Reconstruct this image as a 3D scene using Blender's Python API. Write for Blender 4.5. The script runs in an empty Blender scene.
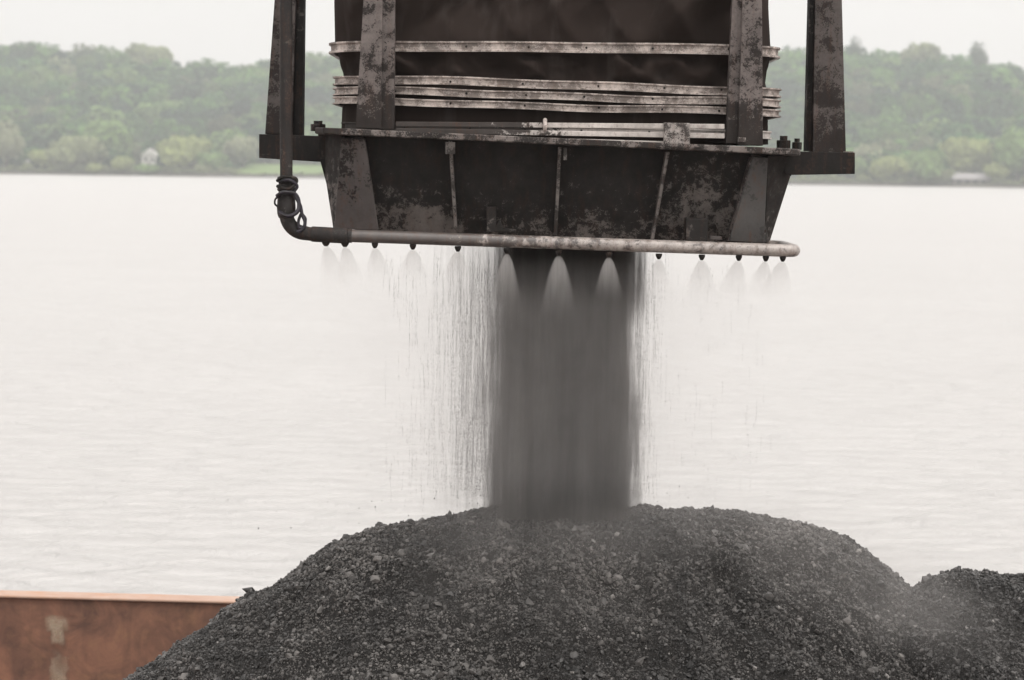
import bpy, math, random
import numpy as np
from mathutils import Vector, Matrix, Euler

random.seed(7); RNG = np.random.default_rng(7)
C = bpy.context.scene.collection
SC = bpy.context.scene
R = math.radians

# ------------------------------------------------------------------ camera
EYE = 7.0; FP = 2418.0
cam_d = bpy.data.cameras.new('camera'); cam = bpy.data.objects.new('camera', cam_d); C.objects.link(cam)
cam_d.sensor_width = 36; cam_d.lens = FP * 36 / 1024
cam_d.clip_start = 0.1; cam_d.clip_end = 9000
CAM_M = Matrix.Rotation(R(90 - 4.14), 4, 'X') @ Matrix.Rotation(R(0.78), 4, 'Z')
cam.matrix_world = Matrix.Translation((0, 0, EYE)) @ CAM_M
cam_d.dof.use_dof = True; cam_d.dof.focus_distance = 15.4; cam_d.dof.aperture_fstop = 2.8
SC.camera = cam
SC.render.resolution_x = 1024; SC.render.resolution_y = 680
M3 = CAM_M.to_3x3()
def P(px, py, Y):
    """the world point that stands at depth Y on the sight line through a pixel of the photograph"""
    d = M3 @ Vector(((px - 512) / FP, (340 - py) / FP, -1.0))
    return Vector((0, 0, EYE)) + d * (Y / d.y)

# ------------------------------------------------------------------ world
w = bpy.data.worlds.new('World'); SC.world = w; w.use_nodes = True
nt = w.node_tree; nt.nodes.clear()
SUN_EL, SUN_AZ = 50, 128
def nn(nt, t, **k):
    n = nt.nodes.new(t)
    for a, v in k.items(): setattr(n, a, v)
    return n
sky = nn(nt, 'ShaderNodeTexSky', sky_type='NISHITA', sun_disc=False)
sky.sun_elevation = R(SUN_EL); sky.sun_rotation = R(SUN_AZ); sky.dust_density = 4.0
geo = nn(nt, 'ShaderNodeTexCoord'); sep = nn(nt, 'ShaderNodeSeparateXYZ')
nt.links.new(geo.outputs['Generated'], sep.inputs[0])
mr = nn(nt, 'ShaderNodeMapRange'); nt.links.new(sep.outputs['Z'], mr.inputs[0])
mr.inputs['From Min'].default_value = 0.0; mr.inputs['From Max'].default_value = 1.0
mr.inputs['To Min'].default_value = 1.0; mr.inputs['To Max'].default_value = 3.2
cl = nn(nt, 'ShaderNodeTexNoise'); cl.inputs['Scale'].default_value = 2.2; cl.inputs['Detail'].default_value = 5
nt.links.new(geo.outputs['Generated'], cl.inputs['Vector'])
cm = nn(nt, 'ShaderNodeMapRange'); nt.links.new(cl.outputs['Fac'], cm.inputs[0])
cm.inputs['From Min'].default_value = 0.3; cm.inputs['From Max'].default_value = 0.7
cm.inputs['To Min'].default_value = 0.93; cm.inputs['To Max'].default_value = 1.06
mu = nn(nt, 'ShaderNodeMath', operation='MULTIPLY')
nt.links.new(mr.outputs[0], mu.inputs[0]); nt.links.new(cm.outputs[0], mu.inputs[1])
vm = nn(nt, 'ShaderNodeVectorMath', operation='SCALE')
vm.inputs[0].default_value = (8.0, 7.66, 7.42); nt.links.new(mu.outputs[0], vm.inputs['Scale'])
mx = nn(nt, 'ShaderNodeMix', data_type='RGBA'); mx.inputs[0].default_value = 0.93
nt.links.new(sky.outputs[0], mx.inputs[6]); nt.links.new(vm.outputs[0], mx.inputs[7])
bg = nn(nt, 'ShaderNodeBackground'); bg.inputs[1].default_value = 0.1
out = nn(nt, 'ShaderNodeOutputWorld')
nt.links.new(mx.outputs[2], bg.inputs[0]); nt.links.new(bg.outputs[0], out.inputs[0])

sun_d = bpy.data.lights.new('sun', 'SUN'); sun = bpy.data.objects.new('sun', sun_d); C.objects.link(sun)
sun_d.energy = 1.3; sun_d.angle = R(12); sun_d.color = (1.0, 0.965, 0.92)
sun.location = (-20, -20, 60)
az, el = R(SUN_AZ), R(SUN_EL)
sdir = Vector((math.sin(az) * math.cos(el), math.cos(az) * math.cos(el), math.sin(el)))
sun.rotation_euler = (-sdir).to_track_quat('-Z', 'Y').to_euler()
SC.view_settings.view_transform = 'Standard'; SC.view_settings.look = 'None'
SC.view_settings.exposure = 0.0; SC.view_settings.gamma = 1.0
SC.cycles.max_bounces = 8; SC.cycles.volume_bounces = 2; SC.cycles.use_denoising = True
SC.cycles.volume_step_rate = 1.0; SC.cycles.volume_max_steps = 256

# ------------------------------------------------------------------ helpers
def mesh_obj(name, V, F, mat, parent=None, smooth=False):
    L = Vector(parent_origin(parent)) if parent else Vector((0, 0, 0))
    me = bpy.data.meshes.new(name)
    me.from_pydata([tuple(Vector(v) - L) for v in V], [], F)
    if mat: me.materials.append(mat)
    if smooth: me.polygons.foreach_set('use_smooth', [True] * len(me.polygons))
    me.update()
    o = bpy.data.objects.new(name, me); C.objects.link(o)
    if parent: o.parent = parent
    return o
def parent_origin(p):
    v = Vector((0, 0, 0))
    while p: v += p.location; p = p.parent
    return v
def np_mesh(name, V, F, mat, smooth=False, loc=(0, 0, 0)):
    """V (n,3), F (m,k) arrays, one face size"""
    me = bpy.data.meshes.new(name); k = F.shape[1]
    me.vertices.add(len(V)); me.vertices.foreach_set('co', np.ascontiguousarray(V, dtype=np.float32).ravel())
    me.loops.add(F.size); me.loops.foreach_set('vertex_index', np.ascontiguousarray(F, dtype=np.int32).ravel())
    me.polygons.add(len(F)); me.polygons.foreach_set('loop_start', np.arange(0, F.size, k, dtype=np.int32))
    try: me.polygons.foreach_set('loop_total', np.full(len(F), k, dtype=np.int32))
    except Exception: pass
    me.polygons.foreach_set('use_smooth', np.full(len(F), smooth))
    me.update(calc_edges=True); me.validate()
    if mat: me.materials.append(mat)
    o = bpy.data.objects.new(name, me); C.objects.link(o); o.location = loc
    return o
def tag(o, label=None, cat=None, group=None, kind=None):
    if label: o['label'] = label
    if cat: o['category'] = cat
    if group: o['group'] = group
    if kind: o['kind'] = kind
    return o
def empty(name, loc, label, cat, group=None):
    o = bpy.data.objects.new(name, None); C.objects.link(o); o.location = loc; o.empty_display_size = .2
    return tag(o, label, cat, group)
class MB:
    def __init__(s): s.V = []; s.F = []
    def add(s, V, F):
        b = len(s.V); s.V += [Vector(v) for v in V]; s.F += [tuple(i + b for i in f) for f in F]; return s
    def box(s, lo, hi):
        x0, y0, z0 = lo; x1, y1, z1 = hi
        return s.add([(x0,y0,z0),(x1,y0,z0),(x1,y1,z0),(x0,y1,z0),(x0,y0,z1),(x1,y0,z1),(x1,y1,z1),(x0,y1,z1)],
                     [(0,3,2,1),(4,5,6,7),(0,1,5,4),(1,2,6,5),(2,3,7,6),(3,0,4,7)])
    def prism(s, pix, Y, depth):
        """a plate or bar with this outline on its front (given on the photograph), its front at distance Y, so deep"""
        fr = [P(x, y, Y) for x, y in pix]; n = len(fr)
        bk = [v + Vector((0, depth, 0)) for v in fr]
        return s.add(fr + bk, [tuple(range(n))[::-1], tuple(range(n, 2 * n))] + [(i, (i + 1) % n, (i + 1) % n + n, i + n) for i in range(n)])
    def tube(s, pts, rad, n=14, cap=True):
        pts = [Vector(p) for p in pts]; m = len(pts)
        rad = rad if isinstance(rad, (list, tuple)) else [rad] * m
        V = []; up = Vector((0.3, 0.2, 1)).normalized(); prev = None
        for i, p in enumerate(pts):
            t = (pts[min(i + 1, m - 1)] - pts[max(i - 1, 0)]).normalized()
            if prev is None:
                a = t.orthogonal().normalized()
            else:
                a = (prev - t * prev.dot(t)).normalized()
            prev = a; b = t.cross(a)
            for k in range(n):
                q = 2 * math.pi * k / n
                V.append(p + (a * math.cos(q) + b * math.sin(q)) * rad[i])
        F = [(i * n + k, i * n + (k + 1) % n, (i + 1) * n + (k + 1) % n, (i + 1) * n + k) for i in range(m - 1) for k in range(n)]
        if cap: F += [tuple(range(n))[::-1], tuple(range((m - 1) * n, m * n))]
        return s.add(V, F)
    def build(s, name, mat, parent=None, smooth=False, bevel=0.0):
        o = mesh_obj(name, s.V, s.F, mat, parent, smooth)
        if smooth:
            m = o.modifiers.new('split', 'EDGE_SPLIT'); m.split_angle = R(40)
        if bevel:
            b = o.modifiers.new('bevel', 'BEVEL'); b.width = bevel; b.segments = 2; b.limit_method = 'ANGLE'
        return o

def vnoise(x, y, seed=0):
    xi = np.floor(x).astype(np.int64); yi = np.floor(y).astype(np.int64); xf = x - xi; yf = y - yi
    def h(a, b):
        n = (a * 374761393 + b * 668265263 + seed * 144665) & 0x7fffffff
        n = ((n ^ (n >> 13)) * 1274126177) & 0x7fffffff
        return ((n ^ (n >> 16)) & 0xffff) / 65535.0
    u = xf * xf * (3 - 2 * xf); v = yf * yf * (3 - 2 * yf)
    return (h(xi, yi) * (1 - u) + h(xi + 1, yi) * u) * (1 - v) + (h(xi, yi + 1) * (1 - u) + h(xi + 1, yi + 1) * u) * v - 0.5
def fbm(x, y, o=4, seed=0):
    t = 0; a = 1.0
    for i in range(o):
        t = t + a * vnoise(x * 2 ** i + 13.7 * i, y * 2 ** i - 7.1 * i, seed + i); a *= 0.5
    return t

# ------------------------------------------------------------------ materials
def newmat(name):
    m = bpy.data.materials.new(name); m.use_nodes = True; m.node_tree.nodes.clear()
    o = nn(m.node_tree, 'ShaderNodeOutputMaterial'); return m, m.node_tree, o
def pos_scaled(nt, sc, coord='Object'):
    tc = nn(nt, 'ShaderNodeTexCoord'); mp = nn(nt, 'ShaderNodeMapping'); mp.inputs['Scale'].default_value = sc
    nt.links.new(tc.outputs[coord], mp.inputs[0]); return mp.outputs[0]
def noise(nt, vec, scale, detail=4, rough=0.55, dist=0.0):
    n = nn(nt, 'ShaderNodeTexNoise'); n.inputs['Scale'].default_value = scale; n.inputs['Detail'].default_value = detail
    n.inputs['Roughness'].default_value = rough; n.inputs['Distortion'].default_value = dist
    nt.links.new(vec, n.inputs['Vector']); return n.outputs['Fac']
def ramp(nt, fac, a, b, lo=0.0, hi=1.0):
    m = nn(nt, 'ShaderNodeMapRange'); nt.links.new(fac, m.inputs[0])
    m.inputs['From Min'].default_value = a; m.inputs['From Max'].default_value = b
    m.inputs['To Min'].default_value = lo; m.inputs['To Max'].default_value = hi; return m.outputs[0]
def math_(nt, op, a, b=None, clamp=False):
    n = nn(nt, 'ShaderNodeMath', operation=op); n.use_clamp = clamp
    for i, v in enumerate((a, b)):
        if v is None: continue
        if isinstance(v, (int, float)): n.inputs[i].default_value = v
        else: nt.links.new(v, n.inputs[i])
    return n.outputs[0]
def mix(nt, fac, a, b):
    n = nn(nt, 'ShaderNodeMix', data_type='RGBA')
    if isinstance(fac, (int, float)): n.inputs[0].default_value = fac
    else: nt.links.new(fac, n.inputs[0])
    for i, v in ((6, a), (7, b)):
        if isinstance(v, tuple): n.inputs[i].default_value = (*v, 1)
        else: nt.links.new(v, n.inputs[i])
    return n.outputs[2]
def principled(nt, out, col, rough, spec=0.5, metal=0.0, bump=None, bstr=0.4, bdist=0.01):
    p = nn(nt, 'ShaderNodeBsdfPrincipled')
    for nm, v in (('Base Color', col), ('Roughness', rough)):
        if isinstance(v, tuple): p.inputs[nm].default_value = (*v, 1)
        elif isinstance(v, (int, float)): p.inputs[nm].default_value = v
        else: nt.links.new(v, p.inputs[nm])
    p.inputs['Specular IOR Level'].default_value = spec; p.inputs['Metallic'].default_value = metal
    if bump is not None:
        b = nn(nt, 'ShaderNodeBump'); b.inputs['Strength'].default_value = bstr; b.inputs['Distance'].default_value = bdist
        nt.links.new(bump, b.inputs['Height']); nt.links.new(b.outputs[0], p.inputs['Normal'])
    nt.links.new(p.outputs[0], out.inputs[0]); return p
def steel(name, base, worn, amount=0.5, scale=5.0, rust=(0.10, 0.045, 0.025), rust_amt=0.45, spec=0.2, rough=(0.45, 0.8), dust=0.25, low=None, axis='Z', amp=(0.07, -0.07), spots=()):
    """painted steel: sooty coat, flaked patches of worn paint, rust runs, a film of coal dust.
       low = (z0, z1): the flaking gathers towards z0 (where grit strikes it)"""
    m, nt, out = newmat(name)
    v = pos_scaled(nt, (1, 1, 1)); vs = pos_scaled(nt, (9, 9, 0.9))
    n1 = noise(nt, v, scale, 8, 0.72, 0.4); n2 = noise(nt, v, scale * 9, 5, 0.7); n3 = noise(nt, v, scale * 0.45, 3)
    s = math_(nt, 'ADD', math_(nt, 'MULTIPLY', n1, 0.55), math_(nt, 'MULTIPLY', n2, 0.3))
    s = math_(nt, 'ADD', s, math_(nt, 'MULTIPLY', n3, 0.25))
    if low:
        tc = nn(nt, 'ShaderNodeTexCoord'); sp = nn(nt, 'ShaderNodeSeparateXYZ'); nt.links.new(tc.outputs['Object'], sp.inputs[0])
        s = math_(nt, 'ADD', s, ramp(nt, sp.outputs[axis], low[0], low[1], amp[0], amp[1]))
    for (sx_, sz_, rad, ad) in spots:     # patches where the coat has flaked away
        tc2 = nn(nt, 'ShaderNodeTexCoord'); s2 = nn(nt, 'ShaderNodeSeparateXYZ'); nt.links.new(tc2.outputs['Object'], s2.inputs[0])
        dx_ = math_(nt, 'SUBTRACT', s2.outputs['X'], sx_); dz_ = math_(nt, 'SUBTRACT', s2.outputs['Z'], sz_)
        dd = math_(nt, 'SQRT', math_(nt, 'ADD', math_(nt, 'MULTIPLY', dx_, dx_), math_(nt, 'MULTIPLY', dz_, dz_)))
        s = math_(nt, 'ADD', s, ramp(nt, dd, 0, rad, ad, 0))
    t = 0.55 + (0.5 - amount) * 0.25
    mask = ramp(nt, s, t - 0.012, t + 0.02)
    soft = ramp(nt, s, t - 0.16, t + 0.16)
    col = mix(nt, mask, base, worn)
    tone = ramp(nt, n3, 0.3, 0.7, 0.72, 1.25)
    tn = nn(nt, 'ShaderNodeVectorMath', operation='SCALE'); nt.links.new(col, tn.inputs[0]); nt.links.new(tone, tn.inputs['Scale'])
    run = noise(nt, vs, 3.0, 5, 0.6)
    rm = math_(nt, 'MULTIPLY', ramp(nt, run, 0.5, 0.66), math_(nt, 'MULTIPLY', ramp(nt, n2, 0.4, 0.6), rust_amt))
    col = mix(nt, rm, tn.outputs[0], rust)
    dm = math_(nt, 'MULTIPLY', ramp(nt, noise(nt, v, scale * 2.3, 9, 0.8), 0.45, 0.7), dust)
    col = mix(nt, dm, col, (0.03, 0.028, 0.026))
    hgt = math_(nt, 'ADD', math_(nt, 'MULTIPLY', mask, -0.5), n2)
    principled(nt, out, col, ramp(nt, soft, 0, 1, rough[1], rough[0]), spec, 0, hgt, 0.5, 0.004)
    return m

M = {}
M['hopper'] = steel('hopper_sooty_steel', (0.018, 0.0158, 0.0147), (0.115, 0.101, 0.093), 0.30, 24, low=(0.02, 0.40), amp=(0.02, -0.07), dust=0.3, rust_amt=0.2, spots=((-0.93, 0.12, .3, .1), (-0.78, 0.04, .22, .1), (0.9, 0.3, .42, .125), (0.16, 0.06, .2, .07), (-1.38, .3, .3, .1)))
M['plate'] = steel('flange_plate_steel', (0.03, 0.026, 0.024), (0.17, 0.15, 0.14), 0.46, 11)
M['gusset_worn'] = steel('worn_gusset_steel', (0.022, 0.019, 0.018), (0.095, 0.084, 0.081), 0.72, 6, low=(0.1, 0.62), amp=(0.06, -0.10), dust=0.35)
M['gusset_grey'] = steel('grey_gusset_steel', (0.045, 0.043, 0.042), (0.07, 0.067, 0.065), 0.5, 3, dust=0.3)
M['beam_front'] = steel('front_beam_paint', (0.028, 0.023, 0.021), (0.145, 0.125, 0.118), 0.50, 16, rust_amt=0.3, low=(0.66, 0.98), amp=(-0.10, 0.03), dust=0.45)
M['beam_back'] = steel('back_beam_paint', (0.032, 0.026, 0.024), (0.10, 0.087, 0.082), 0.46, 12, low=(0.6, 1.1), amp=(-0.06, 0.03), dust=0.4)
M['beam_dark'] = steel('dark_beam_steel', (0.018, 0.016, 0.015), (0.08, 0.07, 0.065), 0.2, 6)
M['ring'] = steel('ring_weathered_steel', (0.22, 0.185, 0.165), (0.48, 0.42, 0.385), 0.53, 12, rust=(0.16, 0.085, 0.055), rust_amt=0.45, spec=0.5, rough=(0.38, 0.65), dust=0.65)
M['bar'] = steel('edge_bar_steel', (0.06, 0.052, 0.048), (0.52, 0.48, 0.45), 0.5, 6, rust_amt=0.5, dust=0.45, low=(-0.6, 0.7), axis='X', amp=(-0.12, 0.2))
M['pipe'] = steel('spray_pipe_steel', (0.085, 0.072, 0.066), (0.36, 0.32, 0.295), 0.44, 26, rust=(0.09, 0.042, 0.022), rust_amt=0.9, spec=0.9, rough=(0.26, 0.4), dust=0.5, low=(-1.3, 0.3), axis='X', amp=(-0.16, 0.07))
M['pipe_dark'] = steel('feed_pipe_grime', (0.024, 0.021, 0.02), (0.07, 0.062, 0.058), 0.3, 10, spec=0.3)
M['bracket'] = steel('bracket_flaked_steel', (0.06, 0.053, 0.05), (0.34, 0.31, 0.29), 0.5, 16, dust=0.5)
M['rib'] = steel('rib_edge_steel', (0.05, 0.045, 0.042), (0.17, 0.155, 0.145), 0.55, 14)
M['black'] = steel('black_bolt_steel', (0.012, 0.011, 0.01), (0.05, 0.04, 0.035), 0.3, 20)
def fabric():
    m, nt, out = newmat('sleeve_fabric'); v = pos_scaled(nt, (1, 1, 1))
    n = noise(nt, v, 2.2, 6, 0.6); f = noise(nt, v, 160, 2)
    st = noise(nt, pos_scaled(nt, (4, 4, 0.5)), 2.0, 5)
    col = mix(nt, ramp(nt, n, 0.3, 0.7), (0.021, 0.0155, 0.0135), (0.032, 0.024, 0.021))
    col = mix(nt, math_(nt, 'MULTIPLY', ramp(nt, st, 0.52, 0.7), 0.5), col, (0.055, 0.047, 0.043))
    principled(nt, out, col, 0.9, 0.08, 0, f, 0.3, 0.002); return m
M['fabric'] = fabric()
def cable_mat():
    m, nt, out = newmat('hose_rubber'); v = pos_scaled(nt, (1, 1, 1))
    col = mix(nt, ramp(nt, noise(nt, v, 30, 3), 0.4, 0.6), (0.008, 0.007, 0.009), (0.018, 0.014, 0.024))
    principled(nt, out, col, 0.5, 0.5); return m
M['rubber'] = cable_mat()
def coal_mat(name, a, b, stone_glint=(0.19, 0.18, 0.17)):
    m, nt, out = newmat(name); v = pos_scaled(nt, (1, 1, 1))
    g = nn(nt, 'ShaderNodeNewGeometry')
    rnd = g.outputs['Random Per Island']
    n = noise(nt, v, 1.3, 6, 0.7); n2 = noise(nt, v, 90, 4, 0.7)
    n3 = noise(nt, pos_scaled(nt, (3.2, 1.0, 1.6)), 1.0, 4, 0.6, 0.5)
    n = math_(nt, 'ADD', math_(nt, 'MULTIPLY', n, 0.5), math_(nt, 'MULTIPLY', n3, 0.5))
    col = mix(nt, ramp(nt, n, 0.40, 0.60), a, b)
    k = ramp(nt, math_(nt, 'POWER', rnd, 1.6), 0, 1, 0.5, 1.75)
    s = nn(nt, 'ShaderNodeVectorMath', operation='SCALE'); nt.links.new(col, s.inputs[0]); nt.links.new(k, s.inputs['Scale'])
    pale = ramp(nt, rnd, 0.985, 0.99)  # a few pale stones, their light colour also painting in glints
    col = mix(nt, pale, s.outputs[0], stone_glint)
    r2 = math_(nt, 'FRACT', math_(nt, 'MULTIPLY', rnd, 37.7))
    principled(nt, out, col, ramp(nt, r2, 0, 1, 0.22, 0.8), 0.5, 0, n2, 0.6, 0.006); return m
M['coal'] = coal_mat('coal_lumps', (0.018, 0.0175, 0.017), (0.096, 0.090, 0.085))
M['coal2'] = coal_mat('coal_lumps_wet', (0.017, 0.0165, 0.016), (0.065, 0.062, 0.06))

def crevice_shade_mat():
    m, nt, out = newmat('coal_bed_crevice_shade'); v = pos_scaled(nt, (1, 1, 1))
    n = noise(nt, v, 40, 6, 0.75)
    principled(nt, out, mix(nt, ramp(nt, n, 0.35, 0.65), (0.008, 0.0076, 0.0073), (0.022, 0.0205, 0.0195)), 0.85, 0.2, 0, n, 1.0, 0.01); return m
M['crevice_shade'] = crevice_shade_mat()  # coal bed between the lumps, crevice shade painted into its very dark colour

def barge_mat(inner=True):
    m, nt, out = newmat('barge_rust_inner' if inner else 'barge_rust_rim')
    v = pos_scaled(nt, (1, 1, 1)); tc = nn(nt, 'ShaderNodeTexCoord'); sp = nn(nt, 'ShaderNodeSeparateXYZ'); nt.links.new(tc.outputs['Object'], sp.inputs[0])
    n = noise(nt, v, 2.6, 8, 0.65, 0.9); n2 = noise(nt, v, 6, 6, 0.7); run = noise(nt, pos_scaled(nt, (5, 5, 0.6)), 1.5, 6, 0.6)
    if inner:
        col = mix(nt, ramp(nt, n, 0.35, 0.65), (0.13, 0.07, 0.052), (0.31, 0.155, 0.10))
        col = mix(nt, math_(nt, 'MULTIPLY', ramp(nt, run, 0.46, 0.66), 0.4), col, (0.10, 0.058, 0.044))
        col = mix(nt, math_(nt, 'MULTIPLY', ramp(nt, n2, 0.5, 0.72), 0.5), col, (0.33, 0.18, 0.10))
    else:
        col = mix(nt, ramp(nt, n, 0.35, 0.65), (0.36, 0.23, 0.17), (0.42, 0.30, 0.235))
        col = mix(nt, math_(nt, 'MULTIPLY', ramp(nt, n2, 0.5, 0.7), 0.6), col, (0.40, 0.20, 0.11))
    principled(nt, out, col, 0.62, 0.4, 0, n2, 0.5, 0.01); return m
M['barge_in'] = barge_mat(True); M['barge_rim'] = barge_mat(False)
def stain_mat():
    m, nt, out = newmat('pale_paint_scrape'); v = pos_scaled(nt, (1, 1, 1))
    n = noise(nt, v, 14, 6, 0.7)
    col = mix(nt, ramp(nt, n, 0.35, 0.55), (0.40, 0.27, 0.18), (0.62, 0.52, 0.40))
    p = principled(nt, out, col, 0.8, 0.2)
    tr = nn(nt, 'ShaderNodeBsdfTransparent'); ms = nn(nt, 'ShaderNodeMixShader')
    tc = nn(nt, 'ShaderNodeTexCoord'); sp = nn(nt, 'ShaderNodeSeparateXYZ'); nt.links.new(tc.outputs['Generated'], sp.inputs[0])
    ed = math_(nt, 'ABSOLUTE', math_(nt, 'SUBTRACT', sp.outputs['X'], 0.5))
    ez = math_(nt, 'ABSOLUTE', math_(nt, 'SUBTRACT', sp.outputs['Z'], 0.5))
    e = math_(nt, 'ADD', math_(nt, 'MAXIMUM', ed, ez), math_(nt, 'MULTIPLY', math_(nt, 'SUBTRACT', noise(nt, v, 7, 4, 0.6), 0.5), 0.6))
    k = math_(nt, 'ADD', ramp(nt, e, 0.1, 0.5, 0.65, -0.3), math_(nt, 'SUBTRACT', noise(nt, v, 12, 6, 0.7), 0.1))
    nt.links.new(ramp(nt, k, 0.35, 1.2, 0, 0.5), ms.inputs[0]); nt.links.new(tr.outputs[0], ms.inputs[1]); nt.links.new(p.outputs[0], ms.inputs[2])
    nt.links.new(ms.outputs[0], out.inputs[0]); return m
M['stain'] = stain_mat()
def water_mat():
    m, nt, out = newmat('river_water')
    a = noise(nt, pos_scaled(nt, (0.8, 1.3, 1)), 1.0, 5, 0.6, 0.8); b = noise(nt, pos_scaled(nt, (0.06, 0.09, 1)), 1.0, 4, 0.55)
    h = math_(nt, 'ADD', a, math_(nt, 'MULTIPLY', b, 0.3))
    col = mix(nt, ramp(nt, b, 0.3, 0.7), (0.355, 0.345, 0.335), (0.38, 0.37, 0.36))
    p = principled(nt, out, col, 0.28, 0.5, 0, h, 1.0, 0.45); p.inputs['IOR'].default_value = 1.9; return m
M['water'] = water_mat()
def foliage_mat(name, col, var=0.25):
    m, nt, out = newmat(name); g = nn(nt, 'ShaderNodeNewGeometry')
    at = nn(nt, 'ShaderNodeAttribute', attribute_name='tint')
    k = ramp(nt, g.outputs['Random Per Island'], 0, 1, 1 - var, 1 + var)
    s = nn(nt, 'ShaderNodeVectorMath', operation='SCALE'); nt.links.new(k, s.inputs['Scale'])
    if col is None: nt.links.new(at.outputs['Color'], s.inputs[0])
    else: s.inputs[0].default_value = col
    d = nn(nt, 'ShaderNodeBsdfDiffuse'); t = nn(nt, 'ShaderNodeBsdfTranslucent'); ms = nn(nt, 'ShaderNodeMixShader'); ms.inputs[0].default_value = 0.3
    nt.links.new(s.outputs[0], d.inputs[0]); nt.links.new(s.outputs[0], t.inputs[0])
    nt.links.new(d.outputs[0], ms.inputs[1]); nt.links.new(t.outputs[0], ms.inputs[2]); nt.links.new(ms.outputs[0], out.inputs[0]); return m
M['wood'] = foliage_mat('forest_foliage', None)
M['leaf_green'] = foliage_mat('foliage_green', (0.16, 0.245, 0.085))
M['leaf_yellow'] = foliage_mat('foliage_yellow', (0.26, 0.30, 0.12))
M['leaf_olive'] = foliage_mat('foliage_olive', (0.21, 0.24, 0.12))
M['leaf_dark'] = foliage_mat('foliage_dark', (0.05, 0.075, 0.035))
M['leaf_pale'] = foliage_mat('foliage_pale', (0.26, 0.28, 0.17))
def simple(name, a, b, sc, rough=0.9):
    m, nt, out = newmat(name); v = pos_scaled(nt, (1, 1, 1))
    n = noise(nt, v, sc, 5, 0.6); principled(nt, out, mix(nt, ramp(nt, n, 0.35, 0.65), a, b), rough, 0.2); return m
M['trunk'] = simple('bark', (0.05, 0.04, 0.03), (0.09, 0.075, 0.06), 1.0)
M['soil'] = simple('forest_floor', (0.035, 0.045, 0.02), (0.06, 0.07, 0.03), 0.05)
M['grass'] = simple('meadow_grass', (0.10, 0.155, 0.05), (0.14, 0.20, 0.065), 0.08)
M['mud'] = simple('shore_mud', (0.05, 0.045, 0.04), (0.1, 0.085, 0.075), 0.2)
M['white'] = simple('white_boards', (0.52, 0.51, 0.48), (0.62, 0.61, 0.58), 0.6, 0.6)
M['roof'] = simple('grey_roof', (0.22, 0.21, 0.21), (0.29, 0.28, 0.28), 0.8, 0.6)
M['shed'] = simple('shed_boards', (0.13, 0.11, 0.11), (0.2, 0.17, 0.17), 0.8, 0.7)
M['glass'] = simple('dark_window', (0.02, 0.022, 0.025), (0.03, 0.032, 0.035), 1, 0.15)

# ------------------------------------------------------------------ setting: water, far bank
wx, wy = np.meshgrid(np.linspace(-1500, 1500, 61), np.linspace(-60, 1090, 47))
gv = np.stack([wx.ravel(), wy.ravel(), np.zeros(wx.size)], 1)
def grid_faces(nx, ny):
    i = np.arange(nx - 1)[None, :] + nx * np.arange(ny - 1)[:, None]; i = i.ravel()
    return np.stack([i, i + 1, i + nx + 1, i + nx], 1)
tag(np_mesh('water', gv, grid_faces(61, 47), M['water']), kind='structure')

SHORE = 1058.0
def shore_y(x): return SHORE + 5 * np.sin(x * 0.02) + 3 * np.sin(x * 0.07 + 1)
def hill_z(x, y):
    t = np.clip((y - shore_y(x) - 45) / 400.0, 0, 1)
    crest = 57 + 3.5 * np.sin(x * 0.011 + 0.6) + 2.5 * np.sin(x * 0.027 + 2.0) - 4.5 * np.exp(-((x + 185) / 55.0) ** 2)
    s = (t * t * (3 - 2 * t)) * 0.75 + t * 0.25
    z = crest * s + 4 * fbm(x * 0.01, y * 0.01, 3, 5) * np.clip(t * 4, 0, 1)
    bank = np.clip((y - shore_y(x)) / 6.0, -0.5, 1) * 1.3
    slope = np.clip((y - shore_y(x) - 6) / 45.0, 0, 1) * 3.0
    return z + bank + slope
hx, hy = np.meshgrid(np.linspace(-1000, 1000, 161), np.concatenate([np.linspace(1045, 1110, 27), np.linspace(1116, 1750, 60)]))
hz = hill_z(hx, hy) - np.clip((hy - 1540) / 210, 0, 1) * 30
tag(np_mesh('hills', np.stack([hx.ravel(), hy.ravel(), hz.ravel()], 1), grid_faces(161, 87), M['soil'], True), kind='structure')

# ------------------------------------------------------------------ trees
def crown_cards(n, lobes, w_, h_, rng, size):
    """leaf clumps scattered near the surfaces of several lobes; base at z=0, width w_, height h_"""
    V = []; 
    cs = [(0, 0, 0.52, 0.42)] + [(0.3 * math.cos(a), 0.3 * math.sin(a), rng.uniform(0.3, 0.72), rng.uniform(0.2, 0.32)) for a in rng.uniform(0, 6.28, lobes)]
    cs = np.array(cs); wts = cs[:, 3] ** 2; pick = rng.choice(len(cs), n, p=wts / wts.sum())
    c = cs[pick]; d = rng.normal(size=(n, 3)); d /= np.linalg.norm(d, axis=1)[:, None]
    rr = c[:, 3] * (0.8 + 0.22 * rng.random(n)) * (1 + 0.12 * np.sin(d[:, 0] * 7 + d[:, 2] * 5))
    p = c[:, :3] + d * rr[:, None]; p[:, 2] = np.clip(p[:, 2], 0.02, 2)
    p = p * np.array([w_, w_, h_])
    nrm = d + rng.normal(size=(n, 3)) * 0.22; nrm /= np.linalg.norm(nrm, axis=1)[:, None]
    a = np.cross(nrm, rng.normal(size=(n, 3))); a /= np.linalg.norm(a, axis=1)[:, None]; b = np.cross(nrm, a)
    s = size * rng.uniform(0.6, 1.3, n)[:, None]
    q = np.stack([p - a * s - b * s * .7, p + a * s - b * s * .6, p + a * s * .8 + b * s * .7, p - a * s * .7 + b * s * .8 + nrm * s * .4], 1)
    return q.reshape(-1, 3)
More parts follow.
